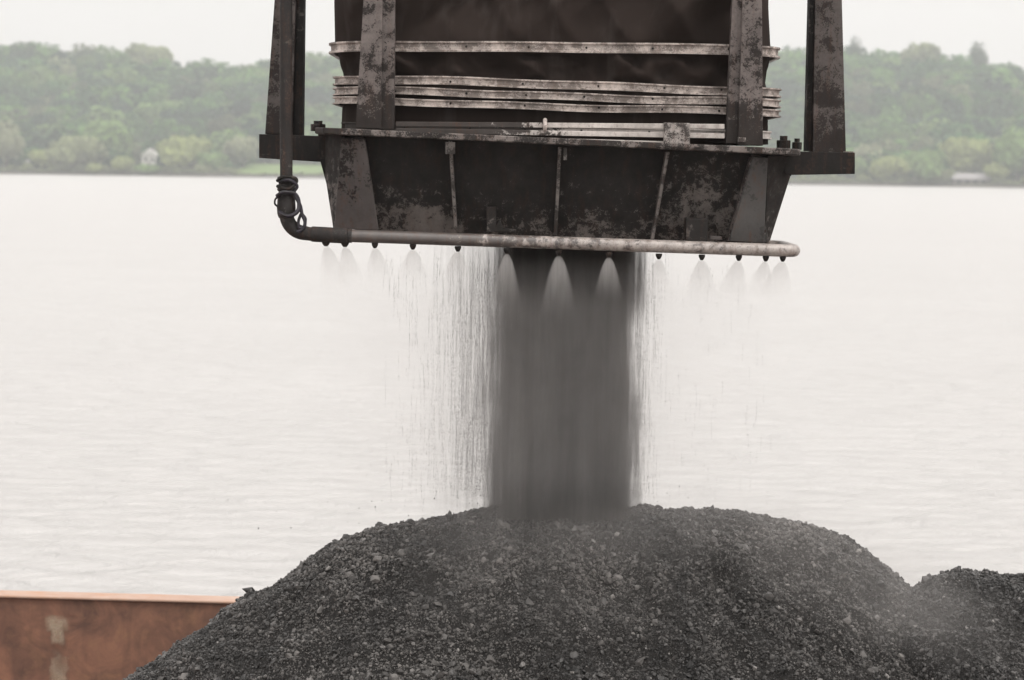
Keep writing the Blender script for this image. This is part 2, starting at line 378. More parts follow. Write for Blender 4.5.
def tree(px, py_base, wpx, hpx, Y, mat, label, skyline=False, lobes=6, name='tree', trunk_show=0.12):
    x = P(px, py_base, Y).x
    z = float(hill_z(np.array([x]), np.array([Y]))[0])
    w_ = wpx * Y / FP; h_ = max(P(px, py_base - hpx, Y).z - z + 0.3, 2.5)
    t = empty(name, (x, Y, z - 0.3), label, 'tree' if name != 'bush' else 'bush')
    rng = np.random.default_rng(int(px * 7 + wpx))
    ncard = int(520 + w_ * h_ * 2.5)
    tv = h_ * trunk_show
    V = crown_cards(ncard, lobes, w_, h_ - tv, rng, max(0.45, w_ * 0.05)) + np.array([0, 0, tv])
    F = np.arange(len(V)).reshape(-1, 4)
    o = np_mesh('crown', V, F, mat); o.parent = t
    mb = MB(); L = Vector((x, Y, z - 0.3)); r0 = 0.03 * h_
    mb.tube([L, L + Vector((0.05 * w_, 0, h_ * .3)), L + Vector((0, 0, h_ * .75))], [r0, r0 * .7, r0 * .2], 8)
    for a in (0.4, 2.3, 4.4):
        mb.tube([L + Vector((0.03 * w_, 0, h_ * .25)), L + Vector((math.cos(a) * w_ * .28, math.sin(a) * w_ * .28, h_ * .6))], [r0 * .5, r0 * .15], 6)
    mb.build('trunk', M['trunk'], t)
    return t
G, Yl, O_, D, Pa = (M[k] for k in ('leaf_green', 'leaf_yellow', 'leaf_olive', 'leaf_dark', 'leaf_pale'))
S = SHORE
TREES = [
 (108, 160, 50, 44, S+34, G, 'round bright green tree rising above the bushes left of the white house', 'tree'),
 (74, 176, 54, 42, S+18, O_, 'wide greyish olive tree at the waterline left of the white house', 'tree'),
 (6, 176, 34, 58, S+16, Pa, 'tall pale tree cut by the left edge of the photo', 'tree'),
 (43, 177, 26, 28, S+12, Yl, 'small light green tree between the pale edge tree and the olive tree', 'tree'),
 (122, 177, 26, 22, S+9, Yl, 'low yellow green bush just left of the white house', 'bush'),
 (182, 177, 50, 43, S+14, Yl, 'round yellow green tree at the waterline right of the white house', 'tree'),
 (212, 178, 34, 26, S+10, G, 'low bright green bush right of the round yellow green tree', 'bush'),
 (243, 170, 38, 36, S+38, Pa, 'pale olive tree behind the meadow left of the chute beam', 'tree'),
 (147, 177, 26, 13, S+7, G, 'short green bush in front of the white house at the water', 'bush'),
 (95, 177, 20, 14, S+7, Yl, 'smallest yellow bush under the round bright green tree', 'bush'),
 (868, 182, 34, 40, S+30, Pa, 'pale grey tree right of the chute crossbeam end', 'tree'),
 (893, 186, 42, 30, S+12, Yl, 'low spreading light green tree nearest the chute on the right bank', 'tree'),
 (920, 187, 46, 38, S+10, G, 'bushy bright green tree left of the long grey shed', 'tree'),
 (966, 180, 52, 44, S+34, Yl, 'broad rounded yellow green tree behind the long grey shed', 'tree'),
 (1016, 189, 56, 62, S+14, G, 'large green tree at the right edge beside the grey shed', 'tree'),
 (997, 189, 26, 28, S+8, Yl, 'small light bush at the right end of the grey shed', 'bush'),
 (945, 188, 20, 20, S+7, O_, 'small olive bush at the left end of the grey shed', 'bush'),
 (856, 60, 13, 26, 1488, D, 'small dark tree standing up alone on the skyline right of the chute', 'tree'),
 (978, 68, 18, 30, 1484, D, 'dark ragged tree standing highest on the right skyline', 'tree'),
 (917, 66, 36, 25, 1480, O_, 'rounded olive tree on the skyline between the two dark ones', 'tree'),
 (88, 72, 24, 24, 1484, D, 'dark tree on the left skyline above the wide olive tree', 'tree'),
 (152, 72, 48, 28, 1478, O_, 'broad domed tree on the left skyline above the white house', 'tree'),
 (20, 66, 44, 22, 1482, D, 'dark wide tree on the skyline at the far left', 'tree'),
]
for (px, pb, wp, hp, Y, mt, lab, nm) in TREES:
    tree(px, pb, wp, hp, Y, mt, lab, name='tree' if nm == 'tree' else 'bush')

def forest():
    rng = np.random.default_rng(3)
    protos = [crown_cards(260, 5, 1.0, 1.0, rng, 0.07) for _ in range(8)]
    greens = np.array([(0.06, 0.11, 0.04), (0.095, 0.155, 0.05), (0.04, 0.075, 0.033), (0.125, 0.165, 0.065), (0.042, 0.068, 0.042), (0.12, 0.12, 0.075), (0.025, 0.046, 0.03)])
    Vs = []; Cs = []
    for gy in np.arange(SHORE + 22, 1530, 15.0):
        for gx in np.arange(-480, 480, 15.0):
            x = gx + rng.uniform(-5.5, 5.5); y = gy + rng.uniform(-5, 5)
            pxx = 512 + x / y * FP
            if 240 < pxx < 335 and y < SHORE + 75: continue      # meadow
            if 925 < pxx < 1000 and y < SHORE + 30: continue
            if 130 < pxx < 170 and y < SHORE + 66: continue
            big = fbm(np.array([x * 0.018]), np.array([y * 0.018]), 3, 9)[0]
            w_ = rng.uniform(13, 23) * (1 + 0.4 * big); h_ = rng.uniform(10, 19) * (1 + 0.3 * big)
            if y < SHORE + 60: h_ *= 0.7
            z = hill_z(np.array([x]), np.array([y]))[0]
            a = rng.uniform(0, 6.28); ca, sa = math.cos(a), math.sin(a)
            v = protos[rng.integers(8)] * np.array([w_, w_, h_])
            v = np.stack([v[:, 0] * ca - v[:, 1] * sa + x, v[:, 0] * sa + v[:, 1] * ca + y, v[:, 2] + z - 0.5], 1)
            Vs.append(v)
            c = greens[rng.choice(7, p=[.22, .2, .16, .14, .1, .08, .1])] * np.array([0.98, 1.14, 0.98]) * rng.uniform(0.75, 1.25) * (1 + 0.5 * big)
            Cs.append(np.tile(np.append(c, 1.0), (len(v), 1)))
    V = np.concatenate(Vs); Cc = np.concatenate(Cs)
    o = np_mesh('forest', V, np.arange(len(V)).reshape(-1, 4), M['wood'])
    at = o.data.color_attributes.new('tint', 'FLOAT_COLOR', 'POINT'); at.data.foreach_set('color', Cc.astype(np.float32).ravel())
    tag(o, 'hazy green wood covering the hillside across the river', 'wood', kind='stuff')
forest()
# bank grass meadow and mud edge, laid a little above the terrain
def patch(name, px0, px1, y0, y1, mat, lift, n=24):
    x0 = (px0 - 512) / FP * 1080; x1 = (px1 - 512) / FP * 1080
    gx, gt = np.meshgrid(np.linspace(x0, x1, n), np.linspace(0, 1, 12))
    gy = shore_y(gx) + y0 + (y1 - y0) * gt
    gz = hill_z(gx, gy) + lift
    return tag(np_mesh(name, np.stack([gx.ravel(), gy.ravel(), gz.ravel()], 1), grid_faces(n, 12), mat), kind='structure')
patch('meadow', 236, 340, 6, 78, M['grass'], 0.25)
patch('shore_bank', -500, 1600, -3, 5, M['mud'], 0.15, 160)
def undergrowth():
    rng = np.random.default_rng(11); V = []
    pr = [crown_cards(60, 3, 1.0, 1.0, rng, 0.12) for _ in range(4)]
    for x in np.arange(-300, 330, 3.2):
        y = float(shore_y(np.array([x]))[0]) + rng.uniform(5, 9); pxx = 512 + x / y * FP
        if 948 < pxx < 992: continue
        h = rng.uniform(1.4, 4.6) * (0.45 if 240 < pxx < 335 else 1)
        z = hill_z(np.array([x]), np.array([y]))[0]
        V.append(pr[rng.integers(4)] * np.array([5, 5, h]) + np.array([x + rng.uniform(-1, 1), y, z - .2]))
    V = np.concatenate(V)
    tag(np_mesh('undergrowth', V, np.arange(len(V)).reshape(-1, 4), M['leaf_olive']), 'low scrub along the far waterline', 'undergrowth', kind='stuff')
undergrowth()
# buildings on the far bank
def house():
    Y = SHORE + 50; c = P(149, 168, Y); z = float(hill_z(np.array([c.x]), np.array([Y]))[0])
    h = empty('house', (c.x, Y, z), 'small white gabled house among the trees on the left bank', 'house')
    x0, x1 = c.x - 3.4, c.x + 3.4; zt = z + 5.2
    MB().box((x0, Y, z - .5), (x1, Y + 8, zt)).build('wall', M['white'], h)
    mb = MB(); mb.add([(x0 - .4, Y - .4, zt), (x1 + .4, Y - .4, zt), (c.x, Y - .4, zt + 3), (x0 - .4, Y + 8.4, zt), (x1 + .4, Y + 8.4, zt), (c.x, Y + 8.4, zt + 3)],
        [(0, 1, 2), (5, 4, 3), (0, 2, 5, 3), (1, 4, 5, 2), (0, 3, 4, 1)])
    rf = mb.build('roof', M['white'], h)
    MB().box((c.x + 1, Y + 3, zt + .5), (c.x + 1.8, Y + 3.8, zt + 3.6)).build('chimney', M['shed'], rf)
    for dx in (-2.0, 1.0): MB().box((c.x + dx, Y - .06, z + 2.4), (c.x + dx + 1, Y + .02, z + 3.9)).build('window', M['glass'], h)
    MB().box((c.x - .5, Y - .06, z), (c.x + .5, Y + .02, z + 2.1)).build('door', M['shed'], h)
def shed():
    Y = SHORE + 9; a = P(953, 186, Y); b = P(989, 186, Y); z = 1.2
    s = empty('boat_shed', ((a.x + b.x) / 2, Y, z), 'long low grey roofed shed at the waterline on the right bank', 'shed')
    MB().box((a.x, Y, z - 1), (b.x, Y + 6, z + 2.2)).build('wall', M['shed'], s)
    MB().add([(a.x - .5, Y - .8, z + 2.25), (b.x + .5, Y - .8, z + 2.25), (b.x + .5, Y + 3, z + 5.0), (a.x - .5, Y + 3, z + 5.0), (b.x + .5, Y + 6.6, z + 2.25), (a.x - .5, Y + 6.6, z + 2.25)],
        [(0, 1, 2, 3), (3, 2, 4, 5), (0, 3, 5), (1, 4, 2), (0, 5, 4, 1)]).build('roof', M['roof'], s)
    for k in range(4):
        x = a.x + 1.5 + k * 3.6
        MB().box((x, Y - .05, z - .2), (x + 2.2, Y + .02, z + 1.7)).build('door', M['glass'], s)
house(); shed()
def hut():
    Y = SHORE + 16; c = P(28, 166, Y); z = float(hill_z(np.array([c.x]), np.array([Y]))[0])
    h = empty('hut', (c.x, Y, z), 'tiny pale hut low on the bank near the left edge of the photo', 'hut')
    MB().box((c.x - 1.6, Y, z - .5), (c.x + 1.6, Y + 3, z + 3.6)).build('wall', M['roof'], h)
    MB().add([(c.x - 1.9, Y - .3, z + 3.6), (c.x + 1.9, Y - .3, z + 3.6), (c.x, Y - .3, z + 5), (c.x - 1.9, Y + 3.3, z + 3.6), (c.x + 1.9, Y + 3.3, z + 3.6), (c.x, Y + 3.3, z + 5)],
             [(0, 1, 2), (5, 4, 3), (0, 2, 5, 3), (1, 4, 5, 2), (0, 3, 4, 1)]).build('roof', M['white'], h)
hut()

# ------------------------------------------------------------------ barge
def barge():
    a = P(0, 592, 21.6); zr = a.z + .012; yaw = R(-4.0)
    o = bpy.data.objects.new('barge', None); C.objects.link(o)
    o.location = (a.x, 21.6, 0); o.rotation_euler.z = yaw
    tag(o, 'rust brown steel barge holding the coal heaps, its pale rim showing at lower left', 'barge')
    def part(mb, name, mat, par=o, bevel=0.0):
        me = bpy.data.meshes.new(name); me.from_pydata([tuple(v) for v in mb.V], [], mb.F); me.materials.append(mat)
        q = bpy.data.objects.new(name, me); C.objects.link(q); q.parent = par
        if bevel: b = q.modifiers.new('bevel', 'BEVEL'); b.width = bevel; b.segments = 3
        return q
    X0, X1, W = -22, 28, 11.6; t = 0.22
    # y=0 is the far outer face; hold inside
    part(MB().box((X0, -t, -0.6), (X1, 0, zr - 0.024)), 'side_wall', M['barge_in'])
    part(MB().box((X0, -W, -0.6), (X1, -W + t, zr - 0.06)), 'side_wall', M['barge_in'])
    part(MB().box((X0 - t, -W, -0.6), (X0 - .004, 0, zr - 0.06)), 'end_wall', M['barge_in'])
    part(MB().box((X1 + .004, -W, -0.6), (X1 + t, 0, zr - 0.06)), 'end_wall', M['barge_in'])
    part(MB().box((X0 + .01, -W + t + .004, 0.15), (X1 - .01, -t - .004, 0.5)), 'hold_floor', M['barge_in'])
    part(MB().box((X0 - t, -t - 0.03, zr - 0.022), (X1 + t, 0.02, zr + .004)), 'rim', M['barge_rim'], bevel=0.015)
    part(MB().box((X0 - t, -W - .05, zr - 0.055), (X1 + t, -W + t + .06, zr)), 'rim', M['barge_rim'], bevel=0.015)
    # pale scrape and runs on the inner face
    sx = P(57, 630, 21.2).x - a.x
    for iq, (dx, z0, z1, ww) in enumerate(((0, zr - .34, zr - .16, .30), (0.0, zr - .46, zr - .24, .17), (.02, zr - 1.5, zr - .38, .22))):
        part(MB().box((sx + dx - ww / 2, -t - .004 - .004 * iq, z0), (sx + dx + ww / 2, -t - .002 - .004 * iq, z1)), 'paint_scrape', M['stain'])
    # vertical frames on the inner far side, low relief
    return zr
zrim = barge()

# ------------------------------------------------------------------ coal heaps
ICO_V = None
def ico():
    t = (1 + 5 ** .5) / 2
    v = np.array([(-1,t,0),(1,t,0),(-1,-t,0),(1,-t,0),(0,-1,t),(0,1,t),(0,-1,-t),(0,1,-t),(t,0,-1),(t,0,1),(-t,0,-1),(-t,0,1)], float)
    f = np.array([(0,11,5),(0,5,1),(0,1,7),(0,7,10),(0,10,11),(1,5,9),(5,11,4),(11,10,2),(10,7,6),(7,1,8),(3,9,4),(3,4,2),(3,2,6),(3,6,8),(3,8,9),(4,9,5),(2,4,11),(6,2,10),(8,6,7),(9,8,1)])
    return v / np.linalg.norm(v[0]), f
ICO_V, ICO_F = ico()
def lumps(hfun, xr, yr, n, rmin, rmax, rng, power=2.6):
    x = rng.uniform(*xr, n); y = rng.uniform(*yr, n)
    keep = np.ones(n, bool)
    u = rng.random(n); r = (rmin ** (-power) + u * (rmax ** (-power) - rmin ** (-power))) ** (-1 / power)
    z = hfun(x, y) + r * rng.uniform(-0.3, 0.55, n)
    var = [ICO_V * (1 + 0.26 * np.clip(rng.standard_normal((12, 1)), -1.6, 1.4)) for _ in range(40)]
    var = np.array(var)
    k = rng.integers(0, 40, n); B = var[k]                          # n,12,3
    sc = rng.uniform(0.6, 1.25, (n, 1, 3)) * r[:, None, None]
    q = rng.normal(size=(n, 4)); q /= np.linalg.norm(q, axis=1)[:, None]; a, b, c, d = q.T
    Rm = np.stack([1-2*(c*c+d*d), 2*(b*c-a*d), 2*(b*d+a*c), 2*(b*c+a*d), 1-2*(b*b+d*d), 2*(c*d-a*b), 2*(b*d-a*c), 2*(c*d+a*b), 1-2*(b*b+c*c)], 1).reshape(n, 3, 3)
    V = np.einsum('nij,nkj->nki', Rm, B * sc) + np.stack([x, y, z], 1)[:, None, :]
    F = ICO_F[None] + (np.arange(n) * 12)[:, None, None]
    return V.reshape(-1, 3), F.reshape(-1, 3)
def heap(name, crest, Yc, soft, slope, label, mat, specs, xr, yr, seed, rough=1.0, step=0.03):
    pts = [P(px, py, Yc) for px, py in crest]; cx = np.array([p.x for p in pts]); cz = np.array([p.z for p in pts])
    def h(x, y):
        zc = np.interp(x, cx, cz)
        d = np.abs(y - Yc - 0.25 * vnoise(x * 0.8, x * 0 + 3.3, seed))
        z = zc - slope * (np.sqrt(d * d + soft * soft) - soft)
        z = z + rough * (0.45 + 0.55 * np.clip(np.abs(d) / 0.5, 0, 1)) * (0.05 * fbm(x * 3.2 + y * .8, y * 0.9, 3, seed + 3) + 0.06 * fbm(x * 1.7, y * 1.7, 3, seed) + 0.085 * fbm(x * 5 + y * 2, y * 4.5, 4, seed + 9) + 0.03 * fbm(x * 26, y * 26, 2, seed + 5))
        return np.maximum(z, 0.42)
    nx = int((xr[1] - xr[0]) / step); ny = int((yr[1] - yr[0]) / step)
    gx, gy = np.meshgrid(np.linspace(*xr, nx), np.linspace(*yr, ny))
    V = [np.stack([gx.ravel(), gy.ravel(), h(gx, gy).ravel()], 1)]
    q = grid_faces(nx, ny); F = [np.concatenate([q[:, [0, 1, 2]], q[:, [0, 2, 3]]])]
    rng = np.random.default_rng(seed); off = len(V[0])
    for (n, r0, r1, sx, sy) in specs:
        v, f = lumps(h, sx, sy, n, r0, r1, rng); V.append(v); F.append(f + off); off += len(v)
    o = np_mesh(name, np.concatenate(V), np.concatenate(F), mat)
    o.data.materials.append(M['crevice_shade']); idx = np.zeros(len(o.data.polygons), np.int32); idx[:len(F[0])] = 1; o.data.polygons.foreach_set('material_index', idx)
    tag(o, label, 'coal heap', kind='stuff'); return h
crest1 = [(a_, b_ + (9 if a_ > 650 else 1 if a_ > 335 else 7 if a_ > 250 else 3)) for a_, b_ in [(-700, 1250), (-150, 868), (60, 722), (120, 681), (180, 640), (240, 598), (270, 584), (300, 560), (335, 541), (370, 527), (420, 520), (455, 514), (480, 510),
          (500, 505), (560, 504), (620, 511), (645, 511), (655, 503), (680, 503), (700, 508), (760, 509), (800, 515), (840, 530), (870, 549), (900, 570), (915, 582), (950, 610), (1050, 680), (1500, 980)]]
heap('coal_heap', crest1, 16.0, 0.55, 0.62, 'big grey black coal heap under the falling stream', M['coal'],
     [(230000, 0.0032, 0.017, (-3.1, 4.0), (14.05, 16.5)), (15000, 0.008, 0.03, (-4.0, 5.0), (12.5, 14.4)), (7000, 0.012, 0.04, (-5, 5), (16.4, 19)), (2600, 0.012, 0.034, (-3, 4), (14.2, 16.4))],
     (-7.6, 8.0), (11.0, 20.6), 21)
crest2 = [(a_, b_ + 7) for a_, b_ in [(600, 900), (800, 690), (880, 612), (905, 592), (930, 574), (950, 568), (968, 565), (990, 568), (1010, 571), (1024, 570), (1060, 562), (1150, 590), (1300, 690), (1900, 1100)]]
heap('coal_heap', crest2, 15.6, 0.35, 0.62, 'lower coal heap at the right edge of the photo', M['coal2'],
     [(70000, 0.0036, 0.019, (1.9, 4.2), (13.8, 16.2)), (700, 0.012, 0.032, (1.9, 4.2), (13.8, 16.1))],
     (0.6, 9.0), (11.2, 20.0), 33, 1.1)

# ------------------------------------------------------------------ loading chute
YF = 15.0
root = empty('loading_chute', P(556, 236, 16.0), 'rusty black telescopic loading chute hanging over the heap and pouring coal', 'loading chute')
XC = (P(557, 100, 15.5)).x
def rr(a, b, r, n=8, xc=XC, yc=16.05, seg=0.06):
    pts = []
    for (sx, sy, q0) in ((1, 1, 0), (-1, 1, 90), (-1, -1, 180), (1, -1, 270)):
        for k in range(n + 1):
            q = R(q0 + 90 * k / n); pts.append((xc + sx * (a - r) + r * math.cos(q), yc + sy * (b - r) + r * math.sin(q)))
    # straight sides get extra points
    out_ = []
    m = len(pts)
    for i in range(m):
        p, q = pts[i], pts[(i + 1) % m]; d = math.dist(p, q); k = max(1, int(d / seg))
        for j in range(k): out_.append((p[0] + (q[0] - p[0]) * j / k, p[1] + (q[1] - p[1]) * j / k))
    return out_
def tilt_plane(l, r, Y=YF + .1):
    p, q = P(*l, Y), P(*r, Y); s = (q.z - p.z) / (q.x - p.x)
    return lambda x: p.z + (x - p.x) * s
BD = 0.95
def ring(name, yl, yr, hpx, a, mat, lip=0.022, parent=root, wob=0.0, seed=0, dx=0.0):
    zf = tilt_plane((330, yl), (783, yr)); h = hpx * YF / FP
    prof = [(-0.01, 0), (lip, 0), (lip, -h * .17), (lip * .35, -h * .24), (lip * .35, -h * .78), (lip, -h * .84), (lip, -h), (-0.01, -h)]
    loops = [rr(a + o, BD + o, 0.22 + o) for o, _ in prof]
    n = min(len(l) for l in loops)
    base = rr(a, BD, 0.45, xc=XC + dx); n = len(base); V = []
    cxy = [(sum(0 for _ in ()) or 0)]
    # outward normals from the base loop
    for (o, dz) in prof:
        for i in range(n):
            p0, p1 = base[i - 1], base[(i + 1) % n]; tx, ty = p1[0] - p0[0], p1[1] - p0[1]; L = math.hypot(tx, ty)
            nx_, ny_ = ty / L, -tx / L
            x = base[i][0] + nx_ * o; y = base[i][1] + ny_ * o
            wv = wob * math.sin(x * 2.3 + seed) * 0.5 + wob * 0.4 * math.sin(x * 6 + seed * 2)
            V.append((x, y, zf(x) + dz + wv))
    m = len(prof)
    F = [(j * n + i, j * n + (i + 1) % n, (j + 1) % m * n + (i + 1) % n, (j + 1) % m * n + i) for j in range(m) for i in range(n)]
    o = mesh_obj(name, V, F, mat, parent)
    # rivets on the web
    for k in range(6):
        x = XC - a + 0.38 + k * (2 * a - .76) / 5 + 0.05 * math.sin(seed * 3 + k * 5); z = zf(x) - h * .5; y = 16.05 - BD - lip * .35
        MB().tube([(x, y + .002, z), (x, y - .006, z)], [0.008, 0.006], 8).build('rivet', M['black'], o)
    return o
A_R = 222 * 15.4 / FP
ring('stiffening_ring', 40, 44.5, 10.5, A_R * 1.005, M['ring'], seed=1, wob=.004, dx=-.02)
ring('stiffening_ring', 73.8, 87.3, 8.6, A_R, M['ring'], seed=2, wob=.009)
ring('stiffening_ring', 85.6, 98.6, 7.8, A_R, M['ring'], seed=3, wob=.009)
ring('stiffening_ring', 96.4, 109, 7.4, A_R * 1.0, M['ring'], seed=4, wob=.009)
ring('stiffening_ring', 121, 131, 8.0, A_R * 0.965, M['bar'], lip=0.015, seed=5, wob=.003)

def sleeve():
    # widths down the sleeve: photograph rows -> half width
    rows = [(-300, 1.385), (-150, 1.385), (0, 1.385), (36, 1.39), (48, 1.395), (60, 1.38), (76, 1.355), (82, 1.35), (95, 1.35), (107, 1.365), (132, 1.37)]
    zs = []; V = []
    ys = np.concatenate([np.linspace(-300, 36, 110), np.linspace(38, 132, 48)])
    n = None
    for yy in ys:
        a = float(np.interp(yy, [r[0] for r in rows], [r[1] for r in rows]))
        zf = tilt_plane((330, yy), (783, yy + 3 + 9 * np.clip((yy - 40) / 50, 0, 1)))
        loop = rr(1.38, BD - 0.03, 0.42, seg=0.028); n = len(loop)
        for i, (x, y) in enumerate(loop):
            p0, p1 = loop[i - 1], loop[(i + 1) % n]; tx, ty = p1[0] - p0[0], p1[1] - p0[1]; L = math.hypot(tx, ty)
            nx_, ny_ = ty / L, -tx / L; s = i / n * 40.0
            if yy < 42:
                u = yy / 60.0
                f = 0.26 * float(fbm(np.array([s * .75 + u * 1.3]), np.array([u * 0.5]), 3, 4)) * min(1, (42 - yy) / 45)
            else:
                u = (yy - 46) / 30
                f = (0.16 * float(fbm(np.array([s * 1.7]), np.array([u * 1.3]), 3, 8)) - 0.035) * math.sin(math.pi * min(1, max(0, (yy - 44) / 34))) if yy < 78 else 0
            if abs(nx_) < .5:
                dxx = x - XC; zz = -yy * .0062
                kR = 1 / (1 + math.exp(-(dxx + .1) * 5))
                ph = 15 * dxx + 7.5 * zz + 1.6 * math.sin(2.3 * dxx + 1.1 * zz)
                ridge = (1 - abs(math.sin(ph * .5))) ** 1.5
                if yy < 42: f += (0.02 + 0.05 * kR) * ridge * min(1, (43 - yy) / 14)
                elif yy < 78: f += 0.05 * (1 - abs(math.sin(ph * .55 + 1.2 * zz * 6))) * math.sin(math.pi * min(1, max(0, (yy - 44) / 34)))
            sx = (x - XC) / 1.38; f2 = f if abs(nx_) < .2 else min(f * .3, 0.0)
            V.append((XC + float(np.interp(yy, [0, 48, 70, 100], [-.045, -.03, -.012, -.01])) + sx * a + nx_ * f2, y + ny_ * f + (0.02 if yy > 50 else 0), zf(x)))
    m = len(ys)
    F = [(j * n + i, (j + 1) * n + i, (j + 1) * n + (i + 1) % n, j * n + (i + 1) % n) for j in range(m - 1) for i in range(n)]
    mesh_obj('fabric_sleeve', V, F, M['fabric'], root, smooth=True)
sleeve()

# flange plate on the hopper head
mb = MB()
fl = [P(312, 127, 14.87), P(316, 131.5, 14.85), P(794, 153.5, 14.85), P(802, 150.5, 14.9)]
top = [(XC - 1.50, 14.98), (XC - 1.44, 14.86), (XC + 1.41, 14.86), (XC + 1.50, 14.98), (XC + 1.50, 17.1), (XC - 1.50, 17.1)]
zt = tilt_plane((312, 127), (802, 149), 14.9); th = 6.5 * 14.9 / FP
n = len(top)
V = [(x, y, zt(x)) for x, y in top] + [(x, y, zt(x) - th) for x, y in top]
F = [tuple(range(n)), tuple(range(n, 2 * n))[::-1]] + [(i, i + n, (i + 1) % n + n, (i + 1) % n) for i in range(n)]
mesh_obj('flange_plate', V, F, M['plate'], root).modifiers.new('bevel', 'BEVEL').width = 0.006
zu = lambda x: zt(x) - th - 0.002     # underside
# hopper body: sloping walls with thickness
def hopper():
    zb = tilt_plane((334, 229), (770, 244), 15.2)
    xt0, xt1 = XC - 1.40, XC + 1.40; xb0 = P(335, 228, 15.6).x; xb1 = P(770, 243, 15.6).x
    T = [(xt0, 15.45), (xt0 + .2, 15.06), (xt1 - .2, 15.06), (xt1, 15.45), (xt1, 16.75), (xt1 - .2, 17.0), (xt0 + .2, 17.0), (xt0, 16.75)]
    Bt = [(xb0, 15.6), (xb0 + .16, 15.22), (xb1 - .16, 15.22), (xb1, 15.6), (xb1, 16.6), (xb1 - .16, 16.85), (xb0 + .16, 16.85), (xb0, 16.6)]
    n = 8; V = [(x, y, zu(x)) for x, y in T] + [(x, y, zb(x)) for x, y in Bt]
    F = [(i, i + n, (i + 1) % n + n, (i + 1) % n) for i in range(n)]
    o = mesh_obj('hopper_shell', V, F, M['hopper'], root)
    s = o.modifiers.new('solid', 'SOLIDIFY'); s.thickness = 0.02; s.offset = -1
    # floor of the hopper with the outlet opening, behind the lip
    z0 = zb(XC) + 0.04
    ox0, ox1 = P(499, 250, 16).x, P(643, 250, 16).x
    m2 = MB()
    m2.box((xb0 + .06, 15.3, z0), (ox0, 16.75, z0 + .02)); m2.box((ox1, 15.3, z0), (xb1 - .06, 16.75, z0 + .02))
    m2.box((ox0 + .002, 15.3, z0), (ox1 - .002, 15.62, z0 + .02)); m2.box((ox0 + .002, 16.38, z0), (ox1 - .002, 16.75, z0 + .02))
    m2.build('hopper_floor', M['beam_dark'], root)
hopper()
# stiffening ribs, edge-on plates tapering with the wall
def rib(xt, yt, xb, yb, wpx=4.0, mat='gusset_grey', lug=None):
    a, b = P(xt, yt, 14.93), P(xb, yb, 15.12); h = wpx / 2 * YF / FP
    V = []
    for s in (-1, 1):
        V += [(a.x + s * h, 14.93, a.z), (b.x + s * h, 15.12, b.z), (b.x + s * h, 15.30, b.z), (a.x + s * h, 15.10, a.z)]
    F = [(0, 1, 2, 3), (7, 6, 5, 4), (0, 4, 5, 1), (1, 5, 6, 2), (2, 6, 7, 3), (3, 7, 4, 0)]
    o = mesh_obj('rib', V, F, M[mat], root)
    if lug:
        x0, x1, y0, y1 = lug
        MB().prism([(x0, y0), (x1, y0), (x1, y1), (x0, y1)], 14.915, .03).build('lug', M[mat], o)
rib(450, 141, 456, 232, 3.2, 'rib', (445.5, 455, 142, 154)); rib(560, 147, 555.5, 235, 3.2, 'rib', (563.5, 567, 148, 160)); rib(668, 152, 652.5, 239, 3.2, 'rib')
rib(752.5, 157, 729, 241, 3, 'plate'); 
# corner gussets standing out from the corners
def plate4(name, c, mat, th=0.016):
    """c: four (px, py, Y) corners"""
    p = [P(*q) for q in c[:3]]
    pn = (p[1] - p[0]).cross(p[2] - p[0]); e0 = Vector((0, 0, EYE)); d = P(c[3][0], c[3][1], 15.0) - e0
    p.append(e0 + d * ((p[0] - e0).dot(pn) / d.dot(pn))); nrm = (p[1] - p[0]).cross(p[3] - p[0]).normalized()
    if nrm.y < 0: nrm = -nrm
    q = [v + nrm * th for v in p]
    o = mesh_obj(name, p + q, [(0, 1, 2, 3), (7, 6, 5, 4), (0, 4, 5, 1), (1, 5, 6, 2), (2, 6, 7, 3), (3, 7, 4, 0)], M[mat], root)
    b = o.modifiers.new('bevel', 'BEVEL'); b.width = .003
    return o
plate4('corner_gusset', [(341, 138, 14.98), (364.5, 139, 14.93), (378, 230, 15.06), (334, 229, 15.2)], 'gusset_worn')
plate4('corner_gusset', [(753.5, 157, 14.93), (768, 158, 14.97), (764, 243, 15.10), (729.5, 241, 15.06)], 'gusset_grey')
# side ribs seen beyond the corners
plate4('side_rib', [(318.5, 133.5, 15.5), (342, 134.5, 15.2), (336.5, 229, 15.28), (333, 228, 15.6)], 'hopper')
plate4('side_rib', [(768, 156, 15.2), (797, 156, 15.5), (769.5, 243, 15.6), (765, 243, 15.28)], 'hopper')
MB().prism([(318, 134), (330, 134), (334, 158), (330, 186), (326.5, 184), (320, 160)], 15.42, .05).build('side_lug', M['black'], root)
MB().prism([(786, 154), (799.5, 152.5), (797, 161), (791, 176), (785, 172)], 15.42, .05).build('side_lug', M['hopper'], root)

